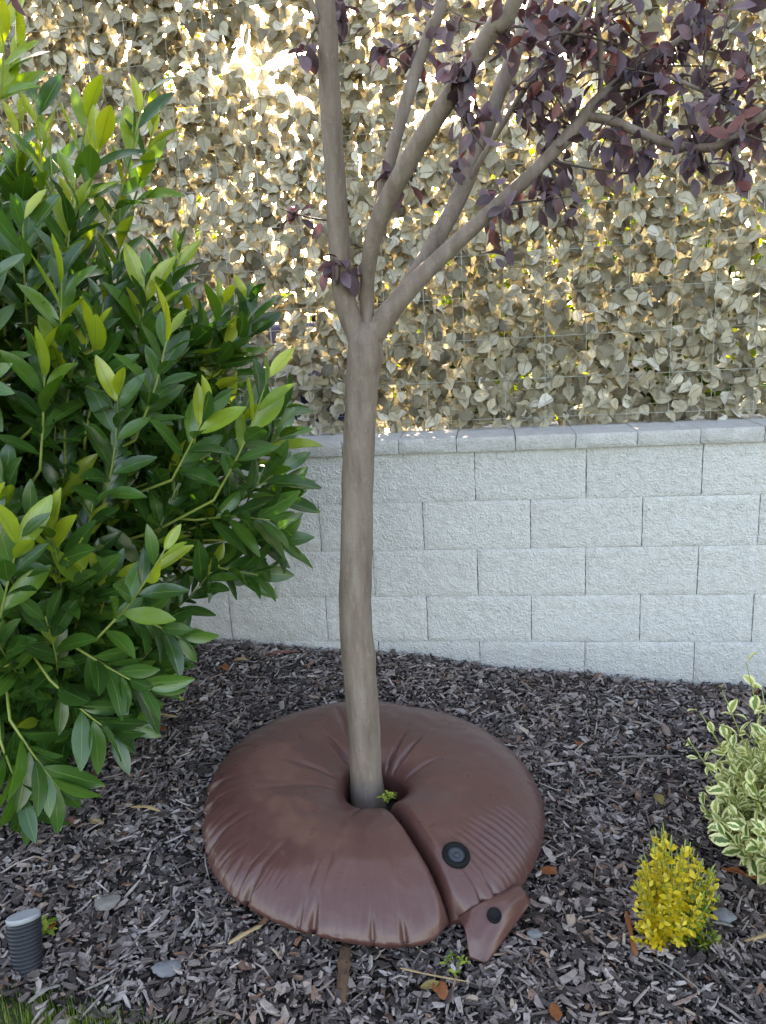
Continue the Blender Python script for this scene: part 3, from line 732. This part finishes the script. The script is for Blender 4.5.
# ================================================================== LAUREL
lb = np.array([-.93, -.72, 0.]); lb[2] = float(g(lb[0], lb[1]))
laurel = thing('cherry_laurel', tuple(lb), 'tall glossy green cherry laurel bush with yellow-green shoot tips at the left', 'bush')
def wl(t): return max(.05, math.sin(math.pi * min(1, t * .97 + .015)) ** .75 * (1 if t < .55 else 1 - .15 * (t - .55)))
def lvar(lo, hi, fold, droop): return [leaf_template(.130, .046, 7, wl, random.uniform(*fold), random.uniform(*droop), wave=.10, seed=k + lo * 9) for k in range(10)]
lvs = Leaves(lvar(0, .6, (.15, .5), (.0, .25)) + lvar(1, 2, (.3, .8), (-.08, .15)),
             [.02 + .062 * k for k in range(10)] + [.62 + .038 * k for k in range(10)], MAT['laurel'])
def shoot(base, tip, nleaf, new=0.0, bend=.05, lsc=1.0, stem=True, t0=.12, rad=.0042):
    base, tip = np.asarray(base, float), np.asarray(tip, float); Ls = np.linalg.norm(tip - base)
    out = nrm([tip[0] - lb[0], tip[1] - lb[1], 0]); mid = (base + tip) / 2 + out * bend * Ls + rng.normal(size=3) * .02 * Ls
    n = 10; Q = spline([base, mid, tip], n)
    if stem:
        dm = np.linalg.norm(mainpts - base, axis=1) + 1.5 * np.maximum(0, mainpts[:, 2] - base[2]); mp = mainpts[int(np.argmin(dm))]
        k1 = (mp + base) / 2 - nrm(tip - base) * .25 * np.linalg.norm(base - mp) + [0, 0, .01]
        C = np.vstack([spline([mp, k1, base], 6)[:-1], Q])
        v, f = tube(C, np.concatenate([np.linspace(rad * 1.5, rad, 6), np.linspace(rad, rad * .45, n + 1)]), 6); add('shoot', mesh('shoot', v, f), MAT['stemgreen'], laurel)
    ph = rng.uniform(0, 6.28)
    for i in range(nleaf):
        t = t0 + (1 - t0) * (i + .5) / nleaf; fi = t * n; k = min(int(fi), n - 1); p = Q[k] + (Q[k + 1] - Q[k]) * (fi - k); ax_ = nrm(Q[k + 1] - Q[k])
        ph += 2.4 + rng.normal() * .25
        a = nrm(np.cross(ax_, [.3, .9, .1])); b = np.cross(ax_, a); side = a * math.cos(ph) + b * math.sin(ph)
        el = (.75 + 1.15 * t ** 1.2) * rng.uniform(.75, 1.2)
        d = side + ax_ * el + np.array([0, 0, .05 - .28 * (1 - t)])
        isnew = rng.random() < new * (t ** .7)
        kk = int(rng.integers(10)) if not isnew else 10 + int(np.clip(t * 9 + rng.normal() * 2, 0, 9))
        up_ = ax_ * .7 - side * .35 + out * .35 + np.array([.1, -.45, .4]) + rng.normal(size=3) * .25
        sc = lsc * rng.uniform(.72, 1.18) * (1 if t < .8 else 1 - 1.6 * (t - .8))
        lvs.put(kk, p + side * .004, d, up_, sc)
def env(z):                                                       # radius of the bush at height z above ground
    return np.interp(z, [0, .12, .4, .8, 1.15, 1.45, 1.65, 2.05], [.27, .34, .47, .61, .62, .50, .33, .20])
main = []
for k in range(16):
    a = k * 2.4; r = .3 * (k / 16) ** .5
    top = lb + [math.cos(a) * r * 1.2, math.sin(a) * r * 1.2, rng.uniform(1.0, 1.6)]
    Q = spline([lb + [math.cos(a) * .06, math.sin(a) * .06, -.01], lb + [math.cos(a) * r * .6, math.sin(a) * r * .6, .5], top], 10); main.append(Q)
    v, f = tube(Q, np.linspace(.013, .006, 11), 7); add('stem', mesh('stem', v, f), MAT['stembrown'], laurel)
mainpts = np.concatenate(main)
cnt = 0
while cnt < 240:
    z = rng.uniform(.06, 1.66); a = rng.uniform(0, 6.28) if rng.random() < .5 else rng.uniform(-2.3, .1)
    if rng.random() < .25: z = rng.uniform(.05, .7)
    rr = env(z) * rng.uniform(.55, 1.02)
    if math.sin(a) > .55 and rng.random() < .6: continue
    tip = lb + [math.cos(a) * rr, math.sin(a) * rr, z]
    if tip[1] > -.1: continue
    out = np.array([math.cos(a), math.sin(a), 0])
    upw = np.interp(z, [0, .3, .8, 1.6], [.15, .55, 1.1, 2.0])
    L = rng.uniform(.26, .46); base = tip - nrm(out * .8 + [0, 0, upw]) * L
    base[2] = max(base[2], lb[2] + .08)
    shoot(base, tip, int(L * 46), new=.22 if z > .7 else .1, stem=True, rad=.003); cnt += 1
for i in range(0, 260):                                           # inner leaves, older wood
    Q = main[rng.integers(16)]; p = Q[rng.integers(3, 11)]
    a = rng.uniform(0, 6.28); b = p + [math.cos(a) * .25, math.sin(a) * .25, rng.uniform(-.05, .15)]
    if b[1] > -.12: continue
    shoot(p, b, 9, stem=False)
for (tx, ty), (bx, by), y, nw, nl in [
    ((20, 112), (20, 285), -.80, .95, 13), ((50, 143), (64, 262), -.84, .5, 4), ((90, 98), (66, 235), -.86, .95, 9), ((104, 134), (66, 240), -.9, .95, 8), ((146, 92), (80, 285), -.82, .95, 11),
    ((252, 312), (205, 400), -.62, .35, 9), ((270, 372), (214, 500), -.92, .6, 8), ((212, 400), (172, 480), -.95, .45, 8), ((170, 325), (135, 440), -.98, .45, 11),
    ((62, 262), (52, 400), -1.05, .5, 11), ((22, 532), (-4, 640), -1.25, .85, 9), ((166, 548), (96, 640), -1.12, .8, 9), ((45, 350), (40, 470), -1.08, .4, 10), ((95, 330), (85, 440), -1.0, .4, 10),
    ((120, 200), (110, 330), -.75, .4, 10), ((180, 250), (160, 360), -.72, .35, 10), ((225, 300), (190, 390), -.66, .3, 9), ((72, 200), (60, 320), -.9, .5, 10), ((0, 210), (5, 340), -.95, .5, 10),
    ((280, 470), (215, 520), -.78, .1, 10), ((285, 540), (215, 540), -.74, .05, 10), ((270, 520), (195, 520), -.85, .05, 9), ((258, 575), (190, 560), -.8, .05, 9), ((185, 640), (110, 610), -1.0, .05, 10), ((150, 690), (80, 650), -1.08, .05, 10), ((115, 735), (50, 680), -1.15, .05, 10), ((60, 790), (10, 720), -1.2, .05, 10), ((30, 815), (0, 740), -1.22, .05, 9),
    ((288, 432), (220, 480), -.7, .15, 9), ((288, 405), (235, 455), -.6, .1, 9), ((284, 492), (225, 510), -.66, .1, 9), ((250, 300), (225, 400), -.6, .2, 9), ((155, 120), (125, 230), -.75, .95, 8), ((35, 95), (40, 230), -.84, .95, 8), ((4, 15), (-10, 150), -.95, .8, 9), ((20, 40), (-20, 160), -.9, .8, 7)]:
    shoot(at_y(bx, by, y), at_y(tx, ty, y - .02), nl if ty < 200 else int(nl * 1.5), new=nw, bend=.02, lsc=1.0 if ty > 250 else .9, t0=.25 if ty < 160 else .1, rad=.0036)
for k in range(26):
    ty = rng.uniform(330, 575); tx = rng.uniform(175, 252 if ty < 500 else 215); y = rng.uniform(-.85, -.6)
    shoot(at_y(tx - rng.uniform(40, 75), ty + rng.uniform(30, 80), y), at_y(tx, ty, y), 14, new=.12, bend=.04, rad=.003)
lvs.build(laurel, 'leaf', 'foliage')

# ================================================================== SMALL SHRUBS
def small_shrub(name, base, label, tips, mat, stops_k, L, W, per, matstem, ell=.03, rest='foliage', jitter=.3):
    t = thing(name, tuple(base), label, 'shrub')
    lv = Leaves([leaf_template(L, W, 5, None, random.uniform(.1, .5), random.uniform(-.1, .35), seed=k) for k in range(12)], [k / 11 for k in range(12)], mat)
    for tip, green in tips:
        tip = np.asarray(tip, float); b = np.asarray(base) + rng.normal(size=3) * [.012, .012, 0]
        mid = b * .5 + tip * .5 + [0, 0, -.02]
        Q = spline([b, mid, tip], 10); v, f = tube(Q, np.linspace(.0028, .0012, 11), 5); add('stem', mesh('stem', v, f), matstem, t)
        ph = rng.uniform(0, 6.28)
        for i in range(per):
            tt = .3 + .7 * (i + 1) / per; p = Q[int(tt * 10)] + rng.normal(size=3) * L * .12; axs = nrm(Q[min(10, int(tt * 10))] - Q[max(0, int(tt * 10) - 1)])
            ph += 1.57 + rng.normal() * .3 if i % 2 else 3.14
            a = nrm(np.cross(axs, [.3, .8, .1])); bb = np.cross(axs, a); side = a * math.cos(ph) + bb * math.sin(ph)
            d = side + axs * (.25 + 1.1 * tt ** 3) + rng.normal(size=3) * jitter * .5
            k = int(np.clip(rng.normal(stops_k * (1 - green) + 1.0 * green + 2 * (tt - .7), 2.2), 0, 11))
            lv.put(k, p, d, axs - side * .4 + rng.normal(size=3) * jitter, rng.uniform(.7, 1.2) * (1 if tt < .85 else .8))
    lv.build(t, 'leaf', rest, limit=300)
    return t
# variegated shrub at the right edge
eb = np.array([1.235, -.985, 0]); eb[2] = float(g(eb[0], eb[1]))
tips = []
while len(tips) < 230:
    v = rng.normal(size=3); v = v / np.linalg.norm(v)
    if v[2] < -.35: continue
    tips.append((eb + [0, 0, .235] + v * [.26, .24, .225] * rng.uniform(.72, 1.02), 0 if v[2] > -.1 else .4))
for px, py, y in [(746, 662, -.98), (700, 712, -1.02), (690, 742, -1.05), (722, 690, -1.0), (762, 690, -1.05), (712, 826, -1.14), (742, 832, -1.16)]:
    tips.append((at_y(px, py, y), .1 if py < 800 else .9))
small_shrub('variegated_shrub', eb, 'rounded green and cream variegated shrub at the right edge of the bed', tips, MAT['varie'], 7.5, .040, .026, 18, MAT['stemgreen'])
# small golden shrub
gb = on_ground(674, 940); tips = []
for k in range(95):
    px = rng.uniform(633, 720); top = np.interp(px, [632, 650, 665, 690, 705, 720], [872, 826, 818, 838, 852, 866])
    py = top + abs(rng.normal(0, 48)) + 2; py = min(py, 938)
    depth = rng.uniform(-.09, .07) * math.sqrt(max(.05, 1 - ((px - 676) / 46) ** 2))
    tips.append((at_y(px, py, gb[1] + depth - .03 * (py - 830) / 100), .95 if (px > 698 and rng.random() < .7) or (rng.random() < .1) else 0))
tips = [(np.array([p[0], p[1], max(p[2], gb[2] + .03)]), gq) for p, gq in tips]
small_shrub('golden_shrub', gb, 'small bright yellow-leaved shrub growing alone in the mulch', tips, MAT['gold'], 8.6, .0185, .0105, 24, MAT['stemgreen'])

# ------------------------------------------------------------------ weeds
def weed(px, py, label, n, size, h0=0.0, spread=.02):
    b = on_ground(px, py, h0)
    t = thing('weed', tuple(b), label, 'weed', 'small weeds in the bed')
    lv = Leaves([leaf_template(size, size * .5, 4, None, .3, .25, seed=k) for k in range(6)], [k / 5 for k in range(6)], MAT['weed'])
    for i in range(n):
        a = i * 2.4; tip = b + [math.cos(a) * spread * rng.uniform(.3, 1), math.sin(a) * spread * rng.uniform(.3, 1), rng.uniform(.4, 1) * size * 1.6]
        v, f = tube(spline([b, (b + tip) / 2 + [0, 0, .004], tip], 4), .0009, 4); add('stem', mesh('stem', v, f), MAT['stemgreen'], t)
        for q in range(3):
            aa = a + q * 2.1
            lv.put(int(rng.integers(6)), tip, (math.cos(aa), math.sin(aa), rng.uniform(0, .6)), (rng.normal() * .2, rng.normal() * .2, 1), rng.uniform(.6, 1.1))
    lv.build(t, 'leaf', 'foliage', limit=60, minpx=4)
weed(388, 803, 'yellow-green weed sprouting beside the trunk in the hole of the watering bag', 9, .017, .075, .016)
weed(455, 968, 'pale green weed in the mulch below the bag flap', 8, .016, .008, .03)
weed(714, 828, 'tiny green seedling in the mulch below the variegated shrub', 4, .018, .008, .015)
weed(48, 936, 'green weed blade cluster beside the ribbed grey cylinder', 6, .026, .008, .012)

# ------------------------------------------------------------------ ribbed cylinder
pb_ = on_ground(28, 966, 0.01); tp = at_y(23, 925, pb_[1] + .012)
axv = nrm(np.array([-.16, .34, .92]))
pp = thing('ribbed_cylinder', tuple(pb_), 'short dark ribbed plastic cylinder with a pale rim standing in the mulch', 'cylinder')
u1 = nrm(np.cross(axv, [0, 1, 0])); u2 = np.cross(axv, u1)
def lathe(prof, base, seg=40):
    V = [base + axv * h + r * (math.cos(a) * u1 + math.sin(a) * u2) for r, h in prof for a in np.linspace(0, 2 * math.pi, seg + 1)[:-1]]
    F = [(j * seg + k, j * seg + (k + 1) % seg, (j + 1) * seg + (k + 1) % seg, (j + 1) * seg + k) for j in range(len(prof) - 1) for k in range(seg)]
    F += [tuple(range(seg))[::-1], tuple((len(prof) - 1) * seg + k for k in range(seg))]
    me = mesh('lathe', V, F); bmx = bmesh.new(); bmx.from_mesh(me); bmesh.ops.recalc_face_normals(bmx, faces=bmx.faces); bmx.to_mesh(me); bmx.free(); return me
prof = [(.02, -.03), (.030, -.03)]
for k in range(14):
    h = -.02 + k * .0082; prof += [(.0300 + .0004 * k, h), (.0300 + .0004 * k, h + .0048), (.0270 + .0004 * k, h + .0056), (.0270 + .0004 * k, h + .0078)]
prof.append((.02, .095))
add('ribbed_body', lathe(prof, pb_), MAT['pipe'], pp)
add('rim', lathe([(.030, .094), (.0345, .0945), (.0347, .103), (.0335, .105), (.031, .1045), (.012, .1045)], pb_), MAT['rim'], pp)

# ------------------------------------------------------------------ loose sticks, leaves and stones on the mulch
def stick(px0, py0, px1, py1, wd, mat, name, label, cat, h=.029, flat=.5):
    a = on_ground(px0, py0, h); b = on_ground(px1, py1, h); n = 8
    mid = (a + b) / 2 + np.array([rng.normal() * .004, rng.normal() * .004, .003])
    Q = spline([a, mid, b], n); r = np.full(n + 1, wd / 2) * (1 + .2 * rng.normal(size=n + 1)); r[0] *= .6; r[-1] *= .5
    v, f = tube(Q, r, 7, .3, rng.uniform(0, 50)); zc = np.repeat(Q[:, 2], 7); v[:, 2] = zc + (v[:, 2] - zc) * flat
    tag(add(name, mesh(name, v, f, False), mat), label, cat, {'twig': 'twigs on the mulch', 'wood_chip': 'tan wood chips on the mulch', 'wood_sliver': 'wood slivers on the mulch', 'bark_strip': 'bark strips on the mulch', 'straw': 'straw stalks on the mulch'}.get(name))
def dry_leaf(px, py, size, mat, label, ang=0., asp=.5, h=.031, curl=.5):
    c = on_ground(px, py, h); rows, cols = 9, 7; V = []
    for j in range(rows):
        t = j / (rows - 1); hw = size * asp * .5 * max(.04, math.sin(math.pi * (t * .95 + .02)) ** .7)
        for i in range(cols):
            u = i / (cols - 1) * 2 - 1
            x, y = u * hw * (1 + .55 * mnoise.noise(Vector((t * 5.5, px * .7, 1.0 if u > 0 else 5.0)))), (t - .5) * size; z = curl * hw * u * u + .12 * size * math.sin(t * 4 + px) * .5 + .05 * size * mnoise.noise(Vector((u * 2, t * 4, px)))
            V.append((c[0] + x * math.cos(ang) - y * math.sin(ang), c[1] + x * math.sin(ang) + y * math.cos(ang), c[2] + z))
    F = [(j * cols + i, j * cols + i + 1, (j + 1) * cols + i + 1, (j + 1) * cols + i) for j in range(rows - 1) for i in range(cols - 1)]
    me = mesh('dry_leaf', V, F); bmx = bmesh.new(); bmx.from_mesh(me); bmesh.ops.solidify(bmx, geom=bmx.faces[:], thickness=.0008); bmx.to_mesh(me); bmx.free()
    tag(add('dry_leaf', me, mat), label, 'leaf', 'fallen leaves on the mulch')
def pebble(px, py, size, mat, name, label, cat, flat=.5, h=.024):
    c = on_ground(px, py, h); bmx = bmesh.new(); bmesh.ops.create_icosphere(bmx, subdivisions=3, radius=size / 2)
    for v in bmx.verts:
        k = 1 + .34 * mnoise.noise(v.co * (2.4 / size) + Vector((px * .37, py * .37, 0))) + .16 * mnoise.noise(v.co * (7 / size) + Vector((px, 0, 3))); v.co = Vector((v.co.x * k * 1.15, v.co.y * k * .9, v.co.z * k * flat)) + Vector(c)
    me = bpy.data.meshes.new(name); bmx.to_mesh(me); bmx.free()
    for p in me.polygons: p.use_smooth = True
    tag(add(name, me, mat), label, cat)
stick(228, 944, 262, 925, .009, MAT['tan'], 'wood_sliver', 'straight tan wood sliver in the mulch left of the bag front', 'wood sliver')
stick(347, 944, 343, 1004, .024, MAT['brownstick'], 'stick', 'thick dark brown stick poking out from under the bag front', 'stick', .02, .8)
stick(626, 912, 636, 956, .011, MAT['rust'], 'bark_strip', 'curled reddish-brown bark strip left of the golden shrub', 'bark strip', .026)
stick(131, 807, 160, 811, .011, MAT['tan'], 'wood_chip', 'pale tan wood chip in the mulch right of the laurel foot', 'wood chip')
stick(145, 714, 178, 717, .010, MAT['tan'], 'bark_strip', 'sandy brown bark strip in the shade beside the laurel', 'bark strip')
stick(28, 1003, 60, 985, .008, MAT['pale'], 'twig', 'pale grey twig lying by the lawn edge at bottom left', 'twig')
stick(85, 990, 115, 976, .006, MAT['pale'], 'twig', 'thin pale twig on the mulch above the grass', 'twig')
stick(722, 868, 762, 880, .012, MAT['rust'], 'bark_strip', 'orange-brown bark strip right of the golden shrub', 'bark strip')
stick(712, 922, 733, 926, .008, MAT['pale'], 'wood_sliver', 'short pale wood sliver at the right foot of the golden shrub', 'wood sliver')
stick(745, 941, 768, 934, .012, MAT['tan'], 'wood_chip', 'tan wood chip at the right edge below the golden shrub', 'wood chip')
stick(190, 789, 209, 786, .006, MAT['pale'], 'twig', 'thin pale twig tucked against the left side of the bag', 'twig')
stick(607, 758, 680, 756, .006, MAT['pale'], 'twig', 'long thin pale twig on the mulch between bag and variegated shrub', 'twig')
stick(400, 968, 470, 982, .004, MAT['tan'], 'straw', 'long thin straw stalk lying in front of the bag', 'straw', .026)
stick(655, 958, 700, 990, .004, MAT['pale'], 'straw', 'thin bent stalk on the mulch below the golden shrub', 'straw', .026)
dry_leaf(548, 872, .045, MAT['orange'], 'bright orange fallen leaf at the right edge of the bag', 1.2, .7)
dry_leaf(659, 799, .045, MAT['olive'], 'yellowish brown fallen leaf above the golden shrub', .1, .6)
dry_leaf(97, 822, .045, MAT['tan'], 'curled tan fallen leaf below the pale wood chip', 1.3, .45)
dry_leaf(66, 775, .05, MAT['orange'], 'orange-brown fallen leaf under the lower laurel leaves', .3, .6)
dry_leaf(69, 822, .04, MAT['red'], 'small dull red fallen leaf under the laurel', 1.0, .6)
dry_leaf(240, 660, .055, MAT['tan'], 'sandy fallen leaf near the wall foot left of the trunk', 1.4, .5)
dry_leaf(579, 744, .04, MAT['rust'], 'small rust fallen leaf between bag and wall', .2, .6)
dry_leaf(440, 990, .05, MAT['rust'], 'rust-brown fallen leaf in front of the bag', .4, .6)
dry_leaf(555, 1012, .045, MAT['orange'], 'orange fallen leaf at the bottom edge of the bed', .1, .5)
dry_leaf(160, 728, .05, MAT['rust'], 'rusty brown fallen leaf just below the sandy bark strip', 1.3, .5)
dry_leaf(225, 668, .05, MAT['rust'], 'rust-coloured fallen leaf below the sandy one near the wall foot', .8, .55)
dry_leaf(40, 795, .045, MAT['rust'], 'rust-brown fallen leaf at the foot of the laurel', 2.2, .55)
dry_leaf(430, 985, .04, MAT['olive'], 'olive fallen leaf beside the rust-brown one in front of the bag', 2.0, .5)
dry_leaf(735, 872, .05, MAT['orange'], 'orange-brown fallen leaf between the golden and variegated shrubs', 1.2, .45)
dry_leaf(52, 925, .03, MAT['orange'], 'small orange leaf beside the ribbed cylinder', .5, .6)
pebble(107, 902, .055, MAT['pale'], 'bark_disc', 'large flat pale grey piece of bark in the left mulch', 'bark', .2, .026)
pebble(723, 916, .045, MAT['stone'], 'stone', 'pale blue-grey stone at the right foot of the golden shrub', 'stone', .5)
pebble(535, 934, .028, MAT['stone'], 'pebble', 'small pale pebble right of the bag flap', 'pebble', .6)
pebble(167, 968, .05, MAT['stone'], 'bark_piece', 'rounded grey-brown bark piece in the lower left mulch', 'bark', .3)
stick(266, 655, 300, 651, .018, MAT['red'], 'brick_fragment', 'dull red fragment lying against the wall foot left of the trunk', 'fragment', .02)
